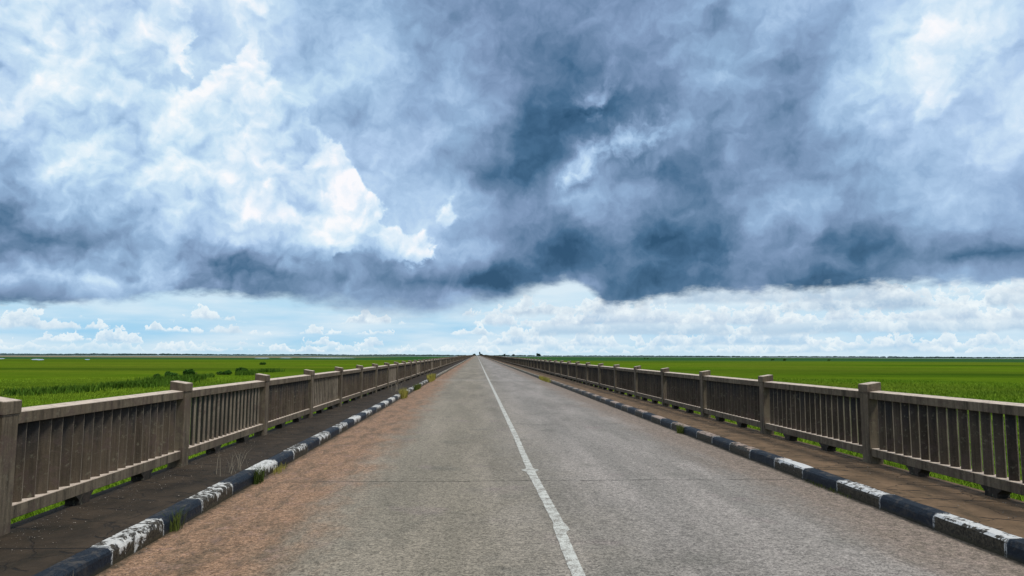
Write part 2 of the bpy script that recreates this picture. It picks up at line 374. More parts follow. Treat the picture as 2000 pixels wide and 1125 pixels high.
# transverse joints, one each 35.6 m
jy = t.math('SUBTRACT', t.math('ADD', py, t.math('ADD', t.math('MULTIPLY', t.math('SUBTRACT', t.noise(P, 2.3, 6, .7), .5), .22), 0)), 9.2)
jm = t.math('ABSOLUTE', t.math('SUBTRACT', jy, t.math('MULTIPLY', t.math('ROUND', t.math('DIVIDE', jy, 35.6)), 35.6)))
c = t.mix(t.math('MULTIPLY', t.rng(jm, .25, 1.6, .20, 0), t.rng(py, 14, 30)), c, (.42, .39, .36))
c = t.mix(t.math('MULTIPLY', t.rng(jm, .009, .018, 1, 0), t.rng(t.noise(P, 3.1, 3), .38, .44, .3, 1.)), c, (.02, .017, .013))
t.put(b.inputs['Base Color'], c); b.inputs['Roughness'].default_value = .82
bump(t, b, g1, .15, .003)

M_LINE, t, b, P, N = mat('worn_white_paint')
w = t.noise(P, 70, 5, .8); w3 = t.noise(P, 8, 4, .7)
f = t.rng(t.math('ADD', w, t.math('MULTIPLY', t.math('SUBTRACT', w3, .5), .7)), .42, .54, 0, .95)
c = t.mix(f, (.23, .21, .18), (.56, .56, .50))
t.put(b.inputs['Base Color'], c); bump(t, b, w, .5, .004)

def pavement_mat(name, a, bb, moss):
    m_, t, b, P, N = mat(name)
    px, py, pz = t.sep(P)
    n1 = t.noise(P, 2.2, 5, .65); n2 = t.noise(P, 50, 4, .75); n3 = t.noise(t.vmath('MULTIPLY', P, (1, .5, 1)), 5, 5, .7)
    c = t.mix(t.rng(n1, .3, .7), a, bb)
    c = t.mix(t.rng(n3, .5, .68, 0, .6), c, moss)
    c = t.mix(t.rng(n2, .3, .7, .55, 0), c, t.mix(1., c, (.4, .4, .4), 'MULTIPLY'))
    # slab joints: across each 3.56 m, short skewed cracks between
    q = t.math('SUBTRACT', t.math('ADD', py, t.math('MULTIPLY', t.math('SUBTRACT', n1, .5), .06)), 9.2)
    jq = t.math('ABSOLUTE', t.math('SUBTRACT', q, t.math('MULTIPLY', t.math('ROUND', t.math('DIVIDE', q, 3.56)), 3.56)))
    j1 = t.rng(jq, .008, .014, 1, 0)
    s = t.math('ADD', py, t.math('ADD', t.math('MULTIPLY', px, .35), t.math('MULTIPLY', t.math('SUBTRACT', n1, .5), .25)))
    js = t.math('ABSOLUTE', t.math('SUBTRACT', s, t.math('MULTIPLY', t.math('ROUND', t.math('DIVIDE', s, .445)), .445)))
    gate = t.rng(t.noise(P, 4.5, 2), .47, .52)
    j2 = t.math('MULTIPLY', t.rng(js, .010, .018, 1, 0), gate)
    cr = t.vor(t.vmath('ADD', P, t.vmath('SCALE', t.noise(P, 3, 3, .6, col=True), scale=.25)), 1.5, 'DISTANCE_TO_EDGE')
    j3 = t.rng(cr, .004, .012, .7, 0)
    j = t.math('MAXIMUM', t.math('MAXIMUM', j1, j2), j3)
    c = t.mix(j, c, (.012, .010, .008))
    t.put(b.inputs['Base Color'], c); b.inputs['Roughness'].default_value = .9
    bump(t, b, t.math('SUBTRACT', t.math('ADD', n2, t.math('MULTIPLY', n3, .6)), t.math('MULTIPLY', j, 2)), .7, .006)
    return m_
M_PAVL = pavement_mat('dark_brown_pavement', (.022, .016, .009), (.072, .050, .030), (.013, .012, .006))  # left pavement, much darker brown than the right one
M_PAVR = pavement_mat('brown_pavement', (.125, .080, .042), (.24, .152, .085), (.060, .045, .024))

def kerb_mat(name, peel_face, y0, top_c, top_thr=.44, old_tops=False):
    m_, t, b, P, N = mat(name)
    px, py, pz = t.sep(P); nx, ny, nz = t.sep(N)
    k = t.math('FLOOR', t.math('DIVIDE', t.math('SUBTRACT', py, y0), .89))
    par = t.math('ABSOLUTE', t.math('MODULO', k, 2.))
    iswhite = t.math('LESS_THAN', par, .5)
    n1 = t.noise(P, 9, 6, .72, .6); n2 = t.noise(P, 40, 5, .75); n3 = t.noise(t.vmath('MULTIPLY', P, (1, 1, .35)), 16, 5, .7)
    rnd = t.n.new('ShaderNodeTexWhiteNoise'); rnd.noise_dimensions = '1D'; t.put(rnd.inputs['W'], k); rv = rnd.outputs[0]
    up = t.rng(nz, .3, .8)
    thr = t.math('ADD', t.fmix(up, peel_face, top_thr), t.math('MULTIPLY', t.math('SUBTRACT', rv, .5), .08))
    low_ = t.rng(pz, .12, .0, 0, .16)                                  # paint lost first near the gutter
    wear = t.math('ADD', t.math('MULTIPLY', n1, .6), t.math('MULTIPLY', n3, .4))
    keep = t.rng(t.math('SUBTRACT', wear, t.math('ADD', thr, low_)), -.015, .02)
    if old_tops:                                                # further on only a dusty tan top is left of the white
        keep = t.math('MULTIPLY', keep, t.math('MAXIMUM', t.rng(py, 10.1, 9.9), up))
    far = t.rng(py, 18, 60)
    grime = t.mix(t.rng(n2, .4, .6), (.014, .012, .008), (.075, .062, .042))
    white = t.mix(t.rng(n2, .35, .65), (.50, .50, .48), top_c)
    if old_tops: white = t.mix(t.rng(py, 9.9, 10.1), white, (.34, .255, .20))
    cw = t.mix(keep, grime, white)
    blk = t.mix(t.rng(n2, .45, .7), (.006, .011, .019), (.020, .030, .042))
    blk = t.mix(t.math('MULTIPLY', t.rng(n1, .52, .64), t.fmix(up, .35, .75)), blk, (.085, .072, .058))
    c = t.mix(iswhite, blk, cw)
    # thin overspray of white on the joints of the stones
    fr = t.math('FRACT', t.math('DIVIDE', t.math('SUBTRACT', py, y0), .89))
    jj = t.math('MINIMUM', fr, t.math('SUBTRACT', 1., fr))
    c = t.mix(t.math('MULTIPLY', t.rng(jj, .012, .02, 1, 0), t.rng(n2, .42, .55)), c, (.5, .5, .48))
    c = t.mix(t.math('MULTIPLY', far, t.rng(n1, .4, .55, .2, .9)), c, (.24, .20, .13))
    c = t.mix(t.math('MULTIPLY', t.rng(t.math('ADD', pz, t.math('MULTIPLY', n1, .08)), .085, .04), .8), c, (.05, .042, .022))
    t.put(b.inputs['Base Color'], c); b.inputs['Roughness'].default_value = .6
    bump(t, b, t.math('ADD', n2, t.math('MULTIPLY', keep, .6)), .6, .006)
    return m_
M_KERBL = kerb_mat('peeling_kerb_paint', .475, 5.67, (.62, .60, .54), .485)
M_KERBR = kerb_mat('flaking_kerb_paint', .60, 5.63, (.66, .65, .62), .45, True)

# flood plain grass
def plain_col(t, P):
    px, py, pz = t.sep(P)
    dd = t.vmath('LENGTH', t.comb(px, py, 0.))
    a = t.noise(P, .011, 5, .6); a2 = t.noise(t.vmath('MULTIPLY', P, (.35, 1, 1)), .03, 5, .62); a3 = t.noise(P, .22, 5, .7)
    a4 = t.noise(t.vmath('MULTIPLY', P, (.12, 1, 1)), .0085, 4, .6)
    c = t.mix(t.rng(a2, .33, .66), (.086, .165, .009), (.155, .232, .014))
    c = t.mix(t.rng(a, .40, .62, 0, .6), c, (.145, .170, .020))
    c = t.mix(t.rng(a4, .52, .62, 0, .75), c, (.035, .085, .008))
    c = t.mix(t.rng(a3, .3, .7, .5, 0), c, t.mix(1., c, (.5, .55, .5), 'MULTIPLY'))
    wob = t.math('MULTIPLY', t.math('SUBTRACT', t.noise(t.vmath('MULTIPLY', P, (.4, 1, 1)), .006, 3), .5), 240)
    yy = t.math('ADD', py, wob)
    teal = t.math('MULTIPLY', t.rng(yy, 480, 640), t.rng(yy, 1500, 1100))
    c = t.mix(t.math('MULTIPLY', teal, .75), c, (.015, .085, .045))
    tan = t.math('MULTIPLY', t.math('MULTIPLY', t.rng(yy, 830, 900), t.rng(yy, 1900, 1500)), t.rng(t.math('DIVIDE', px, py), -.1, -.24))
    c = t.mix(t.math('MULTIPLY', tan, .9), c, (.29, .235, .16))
    c = t.mix(t.rng(yy, 1250, 1800), c, (.05, .105, .085))  # farthest grass turned grey-blue: haze painted into the colour
    return c
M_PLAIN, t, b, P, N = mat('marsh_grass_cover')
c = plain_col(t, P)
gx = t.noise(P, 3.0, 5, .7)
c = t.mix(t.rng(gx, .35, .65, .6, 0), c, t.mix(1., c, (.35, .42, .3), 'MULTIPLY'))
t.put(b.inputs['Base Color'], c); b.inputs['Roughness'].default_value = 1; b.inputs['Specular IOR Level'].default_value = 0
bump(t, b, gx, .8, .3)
M_BLADE, t, b, P, N = mat('grass_blades')
c = plain_col(t, P)
c = t.mix(1., c, (1.45, 1.45, 1.3), 'MULTIPLY')
t.put(b.inputs['Base Color'], c); b.inputs['Roughness'].default_value = .8; b.inputs['Specular IOR Level'].default_value = .1

def leaf_mat(name, a, bb):
    m_, t, b, P, N = mat(name)
    t.put(b.inputs['Base Color'], t.mix(t.rng(t.noise(P, .9, 4, .7), .3, .7), a, bb)); b.inputs['Specular IOR Level'].default_value = .1
    return m_
M_SHRUB = leaf_mat('dark_shrub_leaves', (.028, .078, .012), (.058, .135, .018))
M_REED = leaf_mat('reed_blades', (.045, .105, .010), (.090, .165, .014))
M_TREE = leaf_mat('far_tree_leaves', (.014, .040, .030), (.025, .06, .045))
M_TRUNK = leaf_mat('bark', (.05, .04, .03), (.09, .07, .05))
M_TUFT = leaf_mat('green_tuft', (.035, .065, .012), (.13, .15, .03))
M_DRY = leaf_mat('straw_tuft', (.22, .22, .03), (.36, .30, .08))
M_PALE = leaf_mat('dry_seed_heads', (.20, .17, .12), (.34, .30, .23))
M_WATER, t, b, P, N = mat('pond_water')
t.put(b.inputs['Base Color'], (.03, .06, .06)); b.inputs['Roughness'].default_value = .12; b.inputs['Specular IOR Level'].default_value = .6
M_GLARE, t, b, P, N = mat('glare_toned_road')  # road beyond the bridge: bright sky glare put into a pale colour
t.put(b.inputs['Base Color'], t.mix(t.rng(t.noise(P, 4, 4), .3, .7), (.50, .48, .44), (.62, .60, .56)))
M_STONE, t, b, P, N = mat('loose_grit')
t.put(b.inputs['Base Color'], t.mix(t.rng(t.noise(P, 30, 2), .35, .65), (.10, .08, .06), (.38, .33, .27)))

# ------------------------------------------------------------------ mesh helpers
class MB:
    def __init__(s): s.v = []; s.f = []
    def add(s, vs, fs):
        o = len(s.v); s.v += vs; s.f += [tuple(i+o for i in f) for f in fs]
    def box(s, x0, x1, y0, y1, z0, z1, dz=0.):
        """dz: extra height of the top at x1 (a sloped top)"""
        s.add([(x0,y0,z0),(x1,y0,z0),(x1,y1,z0),(x0,y1,z0),(x0,y0,z1),(x1,y0,z1+dz),(x1,y1,z1+dz),(x0,y1,z1)],
              [(3,2,1,0),(4,5,6,7),(0,1,5,4),(1,2,6,5),(2,3,7,6),(3,0,4,7)])
    def prism(s, prof, y0, y1):       # profile in x,z extruded along y
        n = len(prof)
        s.add([(x, y0, z) for x, z in prof]+[(x, y1, z) for x, z in prof],
              [tuple(range(n)), tuple(range(2*n-1, n-1, -1))]+[((i+1) % n, i, i+n, (i+1) % n+n) for i in range(n)])
    def mesh(s, name, material, bevel=0., seg=1):
        me = bpy.data.meshes.new(name); me.from_pydata(s.v, [], s.f); me.update()
        import bmesh
        bm = bmesh.new(); bm.from_mesh(me); bmesh.ops.recalc_face_normals(bm, faces=bm.faces)
        if bevel: bmesh.ops.bevel(bm, geom=list(bm.edges), offset=bevel, segments=seg, affect='EDGES', clamp_overlap=True)
        bm.to_mesh(me); bm.free()
        me.materials.append(material); return me
def link(name, data, parent=None, loc=None, **props):
    o = bpy.data.objects.new(name, data); COL.objects.link(o)
    if parent: o.parent = parent
    if loc: o.location = loc
    for k, v in props.items(): o[k] = v
    return o
def numpy_mesh(name, verts, faces, material):
    """faces: (n,k) int array"""
    me = bpy.data.meshes.new(name); k = faces.shape[1]
    me.vertices.add(len(verts)); me.vertices.foreach_set('co', np.asarray(verts, np.float32).ravel())
    me.loops.add(faces.size); me.loops.foreach_set('vertex_index', faces.astype(np.int32).ravel())
    me.polygons.add(len(faces)); me.polygons.foreach_set('loop_start', np.arange(0, faces.size, k, dtype=np.int32))
    me.polygons.foreach_set('loop_total', np.full(len(faces), k, np.int32))
    me.update(calc_edges=True); me.materials.append(material); return me

# ------------------------------------------------------------------ terrain
PZ = -3.0; KC = 3.78e-7
def ground(x, y): return PZ-KC*(x*x+y*y)
rad = np.concatenate([[0.], np.geomspace(8, 6500, 150)]); th = np.linspace(0, 2*np.pi, 241)[:-1]
RR, TT = np.meshgrid(rad, th, indexing='ij')
gx_, gy_ = RR*np.sin(TT), RR*np.cos(TT)
V = np.stack([gx_, gy_, PZ-KC*RR**2], -1).reshape(-1, 3)
nr, na = RR.shape
i, j = np.meshgrid(np.arange(nr-1), np.arange(na), indexing='ij')
Fq = np.stack([i*na+j, i*na+(j+1) % na, (i+1)*na+(j+1) % na, (i+1)*na+j], -1).reshape(-1, 4)[:, ::-1]
link('ground', numpy_mesh('ground', V, Fq, M_PLAIN), kind='structure')

def inv_ground(x, y):
    d = pix_dir(x, y); t_ = 10.
    a = KC*(d[0]**2+d[1]**2); bq = d[2]; cq = EYE-PZ      # EYE + t*dz = PZ - KC t^2 r^2
    disc = bq*bq-4*a*cq
    if disc <= 0: t_ = -bq/(2*a)
    else: t_ = (-bq-math.sqrt(disc))/(2*a)
    return d[0]*t_, d[1]*t_

# ponds on the plain to the left
for (xa, xb, y, dep) in ((-30, 14, 700.6, 45), (57, 89, 702.4, 52), (165, 177, 702.3, 34), (497, 528, 699.4, 60), (546, 570, 699.2, 50), (590, 694, 699.0, 70)):
    X0, Y0 = inv_ground(xa, y); X1, Y1 = inv_ground(xb, y)
    cx, cy, hw = (X0+X1)/2, (Y0+Y1)/2, math.hypot(X1-X0, Y1-Y0)/2
    vs = []
    for k in range(48):
        a = 2*math.pi*k/48; rr = 1+.28*mnoise.noise((math.cos(a)*1.7+cx, math.sin(a)*1.7, cy))
        y_ = cy+dep*.8*rr*math.sin(a); x_ = (cx+hw*rr*math.cos(a))*y_/cy
        vs.append((x_, y_, ground(cx, cy)+.12))
    me = bpy.data.meshes.new('pond'); me.from_pydata(vs, [], [tuple(range(48))]); me.materials.append(M_WATER)
    link('pond', me, kind='structure')

# ------------------------------------------------------------------ bridge: road, pavements
Y0, NB, S_ = -14.0, 281, 3.56
YK = 6.14                      # far face of the first parapet post in the picture on the left
KF, KL = -4, 277               # bays
YEND = YK+S_*(KL+1)
def strip(name, x0, x1, z, material, y0, y1, dy, nx=1):
    ys = np.concatenate([np.arange(y0, 60, dy), np.geomspace(60, y1, 60)]); xs = np.linspace(x0, x1, nx+1)
    A, B = np.meshgrid(ys, xs, indexing='ij'); V = np.stack([B, A, np.full_like(A, z)], -1).reshape(-1, 3)
    n_, m2 = A.shape; i, j = np.meshgrid(np.arange(n_-1), np.arange(m2-1), indexing='ij')
    Fq = np.stack([i*m2+j, i*m2+j+1, (i+1)*m2+j+1, (i+1)*m2+j], -1).reshape(-1, 4)
    return link(name, numpy_mesh(name, V, Fq, material), kind='structure')
strip('road', XL-.05, XR+.05, 0, M_ROAD, Y0, YEND, 2.)
OUT = .19                      # deck beyond the parapet's road face
PXL, PXR = -3.908, 5.525       # road faces of the posts
for (x0, x1, material) in ((PXL-OUT, XL-.172, M_PAVL), (XR+.172, PXR+OUT, M_PAVR)):
    b_ = MB(); b_.box(x0, x1, Y0, YEND, -.35, .148); link('pavement', b_.mesh('pavement', material), kind='structure')
b_ = MB(); b_.box(PXL-OUT+.25, PXR+OUT-.25, Y0, YEND, -1.1, -.36); link('bridge_deck', b_.mesh('bridge_deck', M_FOOT), kind='structure')
b_ = MB(); b_.add([(-3.2, YEND, -.02), (4.8, YEND, -.02), (7, YEND+600, -1.2), (-5, YEND+600, -1.2)], [(0, 1, 2, 3)])
link('road', b_.mesh('road', M_GLARE), kind='structure')
b_ = MB(); b_.add([(-16, YEND+.2, -6), (18, YEND+.2, -6), (30, YEND+600, -6), (-28, YEND+600, -6), (-4.5, YEND+.2, -.06), (6, YEND+.2, -.06), (9, YEND+600, -1.25), (-7, YEND+600, -1.25)],
                  [(0,1,5,4),(1,2,6,5),(2,3,7,6),(3,0,4,7),(4,5,6,7)])
link('embankment', b_.mesh('embankment', M_PLAIN), kind='structure')

# centre line with its brush jogs and the short cross tick
def jit(y): return .008*mnoise.noise((y*3.1, 0, 0))+.005*mnoise.noise((y*11, 4, 0))
edges = [(-14,.72,.83),(5.2,.725,.83),(6.55,.745,.848),(6.62,.745,.90),(6.82,.755,.892),(6.9,.765,.875),(9.2,.738,.85),(9.9,.715,.845),(9.97,.66,.905),(10.07,.66,.905),(10.14,.735,.84),
         (12,.745,.845),(12.9,.75,.852),(14.3,.755,.862),(33,.745,.86),(60,.73,.85),(YEND,.73,.85)]
ys = np.concatenate([np.arange(-14, 40, .06), np.arange(40, 120, 1.), np.geomspace(120, YEND, 30)])
el_ = np.interp(ys, [e[0] for e in edges], [e[1] for e in edges]); er_ = np.interp(ys, [e[0] for e in edges], [e[2] for e in edges])
V = []
for y, a, c_ in zip(ys, el_, er_):
    if y < 40: a += jit(y); c_ += jit(y+50)
    V += [(a, y, .004), (c_, y, .004)]
Fq = np.array([(2*i, 2*i+1, 2*i+3, 2*i+2) for i in range(len(ys)-1)])
link('road_marking', numpy_mesh('road_marking', np.array(V), Fq, M_LINE), kind='structure')

# ------------------------------------------------------------------ kerbs of painted stones
def kerb_profile(side):
    # side -1: left kerb, its face looks to +x. Local x measured away from the road
    p = [(0, -.1), (.004, .10), (.012, .128), (.035, .150), (.168, .152), (.170, -.1)]
    return [(side*x, z) for x, z in p]
def kerb(side, x, yb, material, label):
    root = link('painted_kerb', None, loc=(x, 0, 0), label=label, category='kerb', group='painted kerbs along the road')
    k0 = int((Y0-yb)/.89)
    variants = []
    for v in range(5):
        b_ = MB(); r_ = random.Random(v*3+side)
        prof = [(a+r_.uniform(-.004, .004), z+(r_.uniform(-.004, .004) if z > 0 else 0)) for a, z in kerb_profile(side)]
        n_ = 6; L_ = .882
        for q in range(1):
            vs = []; m3 = len(prof)
            for s_ in range(n_+1):
                yy = L_*s_/n_
                for (a, z) in prof:
                    vs.append((a+r_.uniform(-.003, .003), yy, z+(r_.uniform(-.003, .003) if z > 0 else 0)))
            fs = [tuple(range(m3)), tuple(range(n_*m3+m3-1, n_*m3-1, -1))]
            for s_ in range(n_):
                for e in range(m3): fs.append((s_*m3+(e+1) % m3, s_*m3+e, (s_+1)*m3+e, (s_+1)*m3+(e+1) % m3))
            b_.add(vs, fs)
        variants.append(b_.mesh('kerb_stone', material))
    kk = 0
    for k in range(-4, 96):
        o = link('kerb_stone', variants[k % 5], root, (random.uniform(-.006, .006), yb+.89*k+.004, random.uniform(-.004, .003)))
        o.rotation_euler.z = random.uniform(-.006, .006)
        o['label'] = 'white painted kerb stone' if k % 2 == 0 else 'black painted kerb stone'
    b_ = MB(); y = yb+.89*96
    while y < YEND:
        b_.prism(kerb_profile(side), y+.004, y+.886); y += .89
    for k in range(k0, -4): b_.prism(kerb_profile(side), yb+.89*k+.004, yb+.89*k+.886)
    link('kerb_stones', b_.mesh('kerb_stones', material), root, kind='stuff')
kerb(-1, XL, 5.67, M_KERBL, 'black and white painted kerb along the left edge of the road, sand drifted against it')
kerb(1, XR, 5.63, M_KERBR, 'black and white painted kerb along the right edge of the road, its paint mostly black and worn')

# ------------------------------------------------------------------ parapets
PW, PD = .20, .19              # post size along the road, across the road
BASE = .148
def add_shaft(b_, s, y):       # s = +1 means outward is +x ; y = near face
    b_.box(*sorted((0, s*PD)), y, y+PW, -.02, .99)
def add_cap(b_, s, y):
    x0, x1 = -s*.012, s*(PD+.012)
    z0, z1, dz = .99, 1.102, .034
    y0, y1 = y-.012, y+PW+.012
    b_.add([(x0,y0,z0),(x1,y0,z0),(x1,y1,z0),(x0,y1,z0),(x0,y0,z1),(x1,y0,z1+dz),(x1,y1,z1+dz),(x0,y1,z1)],
           [(3,2,1,0),(4,5,6,7),(0,1,5,4),(1,2,6,5),(2,3,7,6),(3,0,4,7)])
def add_rail(b_, s, y0, y1, z0, z1, dz, d0=.02, d1=.175):
    b_.add([(s*d0,y0,z0),(s*d1,y0,z0),(s*d1,y1,z0),(s*d0,y1,z0),(s*d0,y0,z1),(s*d1,y0,z1+dz),(s*d1,y1,z1+dz),(s*d0,y1,z1)],
           [(3,2,1,0),(4,5,6,7),(0,1,5,4),(1,2,6,5),(2,3,7,6),(3,0,4,7)])
SLAT = {'closed': (.108, 42, -1), 'open': (.090, 46, 1), 'slit': (.082, 42, -1), 'ajar': (.097, 42, -1)}
def add_slats(b_, s, y0, kind, seed=0):
    w_, ang, sg = SLAT[kind]; r_ = random.Random(seed)
    for q in range(18):
        cy = y0+.178*(q+.5)+.08; cx = s*(.098)
        a = math.radians(ang+r_.uniform(-2.5, 2.5))
        # closed louvres run from near/outside to far/road side; open ones the other way
        dirx, diry = s*math.sin(a)*(-1 if sg < 0 else 1), math.cos(a)
        if sg < 0: dirx = -s*math.sin(a)
        nx_, ny_ = -diry, dirx; t2 = .0175; h = w_/2
        c4 = [(cx-dirx*h-nx_*t2, cy-diry*h-ny_*t2), (cx+dirx*h-nx_*t2, cy+diry*h-ny_*t2), (cx+dirx*h+nx_*t2, cy+diry*h+ny_*t2), (cx-dirx*h+nx_*t2, cy-diry*h+ny_*t2)]
        lean = r_.uniform(-.004, .004)
        b_.add([(x, y, .19) for x, y in c4]+[(x, y+lean, .91) for x, y in c4], [(3,2,1,0),(4,5,6,7),(0,1,5,4),(1,2,6,5),(2,3,7,6),(3,0,4,7)])
def add_foot(b_, s, yc):
    b_.add([(s*.022,yc-.085,-.02),(s*.165,yc-.09,-.02),(s*.165,yc+.09,-.02),(s*.022,yc+.09,-.02),
            (s*.022,yc-.09,.045),(s*.165,yc-.09,.045),(s*.165,yc+.09,.045),(s*.022,yc+.09,.045),
            (s*.022,yc-.16,.104),(s*.165,yc-.16,.104),(s*.165,yc+.16,.104),(s*.022,yc+.16,.104)],
           [(3,2,1,0),(0,1,5,4),(1,2,6,5),(2,3,7,6),(3,0,4,7),(4,5,9,8),(5,6,10,9),(6,7,11,10),(7,4,8,11),(8,9,10,11)])
def parapet(s, x, label, kinds):
    root = link('bridge_parapet', None, loc=(x, 0, BASE), label=label, category='parapet', group='louvred parapets along the bridge')
    def M(fn, *a, mt=M_POST, bev=.006, nm='p'):
        b_ = MB(); fn(b_, s, *a); return b_.mesh(nm, mt, bev)
    shaft = M(add_shaft, 0., nm='post'); cap = M(add_cap, 0., nm='cap', bev=.006)
    GAP = .002
    rail = M(add_rail, GAP, S_-PW-GAP, .90, 1.0, .018, nm='top_rail', bev=.004)
    brail = M(add_rail, GAP, S_-PW-GAP, .102, .214, .004, nm='bottom_rail', bev=.004)
    foot = M(add_foot, 0., mt=M_FOOT, bev=0, nm='foot_block')
    def slat_mesh(k, sd):
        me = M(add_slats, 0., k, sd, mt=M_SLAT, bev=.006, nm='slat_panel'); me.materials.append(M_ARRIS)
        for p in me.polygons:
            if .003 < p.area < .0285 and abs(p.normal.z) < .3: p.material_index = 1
        return me
    panels = {k: [slat_mesh(k, sd) for sd in range(3)] for k in SLAT}
    nf = 0
    K0 = -3
    for k in range(K0, K0+100):
        yk = YK+S_*k                       # far face of post k
        p = link('post', shaft, root, (random.uniform(-.003, .003), yk-PW, 0))
        p.rotation_euler = (random.uniform(-.004, .004), random.uniform(-.004, .004), random.uniform(-.008, .008)); link('cap', cap, p)
        link('top_rail', rail, root, (0, yk, random.uniform(-.003, .003)))
        link('bottom_rail', brail, root, (0, yk, 0))
        kd = kinds(k)
        link('slat_panel', panels[kd][k % 3], root, (0, yk, 0))
        for c_ in (1.13, 2.44):
            if nf < 98: link('foot_block', foot, root, (0, yk+c_, 0)); nf += 1
    b_ = MB(); bf = MB()
    for k in range(K0+49, K0+100):
        for c_ in (1.13, 2.44): add_foot(bf, s, YK+S_*k+c_)
    for k in range(K0+100, KL+1):
        yk = YK+S_*k
        add_shaft(b_, s, yk-PW); add_cap(b_, s, yk-PW); add_rail(b_, s, yk+GAP, yk+S_-PW-GAP, .90, 1.0, .018); add_rail(b_, s, yk+GAP, yk+S_-PW-GAP, .102, .214, .004)
        add_slats(b_, s, yk, kinds(k)); 
        for c_ in (1.13, 2.44): add_foot(bf, s, yk+c_)
    link('far_bays', b_.mesh('far_bays', M_POST), root, kind='stuff')
    link('far_foot_blocks', bf.mesh('far_foot_blocks', M_FOOT), root, kind='stuff')
kl = lambda k: {0:'closed', 1:'open', 2:'closed', 3:'open', 4:'closed', 5:'slit'}.get(k, ('closed', 'open', 'slit', 'closed')[(k*7) % 4])
kr = lambda k: {0:'ajar', 1:'slit', 2:'closed', 3:'slit', 4:'closed', 5:'slit'}.get(k, ('closed', 'slit')[k % 2])
parapet(-1, PXL, 'weathered concrete parapet with louvred slats beyond the left pavement, one near bay open', kl)
parapet(1, PXR, 'weathered concrete parapet with louvred slats beyond the right pavement, grass showing through slits', kr)

# ------------------------------------------------------------------ vegetation
def blades(n, cx, cy, z, rx, ry, h, wd, lean=.5, seed=1):
    g = np.random.default_rng(seed)
    a = g.uniform(0, 2*np.pi, n); r_ = np.sqrt(g.uniform(0, 1, n))
    x, y = cx+rx*r_*np.cos(a), cy+ry*r_*np.sin(a)
    return blade_mesh(g, x, y, np.full(n, z), h*g.uniform(.45, 1.1, n), wd*g.uniform(.6, 1.3, n), lean)
def blade_mesh(g, x, y, z, h, w, lean):
    n = len(x); ph = g.uniform(0, 2*np.pi, n); la = g.uniform(0, 2*np.pi, n); L_ = h*lean*g.uniform(.1, 1, n)
    ux, uy = np.cos(ph)*w/2, np.sin(ph)*w/2; lx, ly = np.cos(la)*L_, np.sin(la)*L_
    v = np.stack([np.stack([x-ux, y-uy, z], -1), np.stack([x+ux, y+uy, z], -1),
                  np.stack([x+ux*.8+lx*.35, y+uy*.8+ly*.35, z+h*.6], -1), np.stack([x-ux*.8+lx*.35, y-uy*.8+ly*.35, z+h*.6], -1),
                  np.stack([x+lx, y+ly, z+h], -1)], 1).reshape(-1, 3)
    o = np.arange(n)[:, None]*5
    f = np.concatenate([o+np.array([[0, 1, 2]]), o+np.array([[0, 2, 3]]), o+np.array([[3, 2, 4]])], 0)
    return v, f
# marsh grass on the plain, beyond both sides of the bridge
g = np.random.default_rng(3)
parts_v, parts_f, off = [], [], 0
for (side, n, r0, r1, h, w) in ((-1, 80000, 10, 50, .45, .03), (-1, 70000, 35, 150, .4, .06), (1, 90000, 14, 55, .45, .03), (1, 70000, 40, 150, .4, .06)):
    rr = r0*(r1/r0)**g.uniform(0, 1, n)
    a = np.radians(g.uniform(-40, -2, n) if side < 0 else g.uniform(3, 46, n))
    x, y = rr*np.sin(a), rr*np.cos(a)
    k = (x < PXL-1.2) if side < 0 else (x > PXR+1.2); x, y = x[k], y[k]
    hh = h*g.uniform(.5, 1.15, len(x))*(.8+.4*np.sin(x*.11+1.3*np.sin(y*.05))*np.sin(y*.07))
    v, f = blade_mesh(g, x, y, PZ-KC*(x*x+y*y)-.03, hh, np.full(len(x), w), 1.2)
    parts_v.append(v); parts_f.append(f+off); off += len(v)
link('marsh_grass', numpy_mesh('marsh_grass', np.concatenate(parts_v), np.concatenate(parts_f), M_BLADE), kind='stuff',
     label='bright green marsh grass covering the flood plain on both sides of the bridge')

gr = np.random.default_rng(8); rv, rf, ro = [], [], 0
for (p0, p1, n, hh_) in (((60, 770), (330, 752), 9000, .9), ((230, 752), (420, 742), 9000, 1.1), ((400, 740), (560, 723), 9000, 1.0)):
    A, B = inv_ground(*p0), inv_ground(*p1); t_ = gr.uniform(0, 1, n); sp = gr.normal(0, 1, n)
    x = A[0]+(B[0]-A[0])*t_+gr.normal(0, 1.2, n); y = A[1]+(B[1]-A[1])*t_+sp*2.6
    ok = np.array([mnoise.noise((a*.12, c_*.12, 0)) for a, c_ in zip(x, y)]) > .10
    x, y = x[ok], y[ok]
    v, f = blade_mesh(gr, x, y, PZ-KC*(x*x+y*y)-.03, hh_*gr.uniform(.5, 1.15, len(x)), np.full(len(x), .13), .7)
    rv.append(v); rf.append(f+ro); ro += len(v)
link('reeds', numpy_mesh('reeds', np.concatenate(rv), np.concatenate(rf), M_REED), kind='stuff', label='darker swath of reeds in the marsh beyond the left parapet')
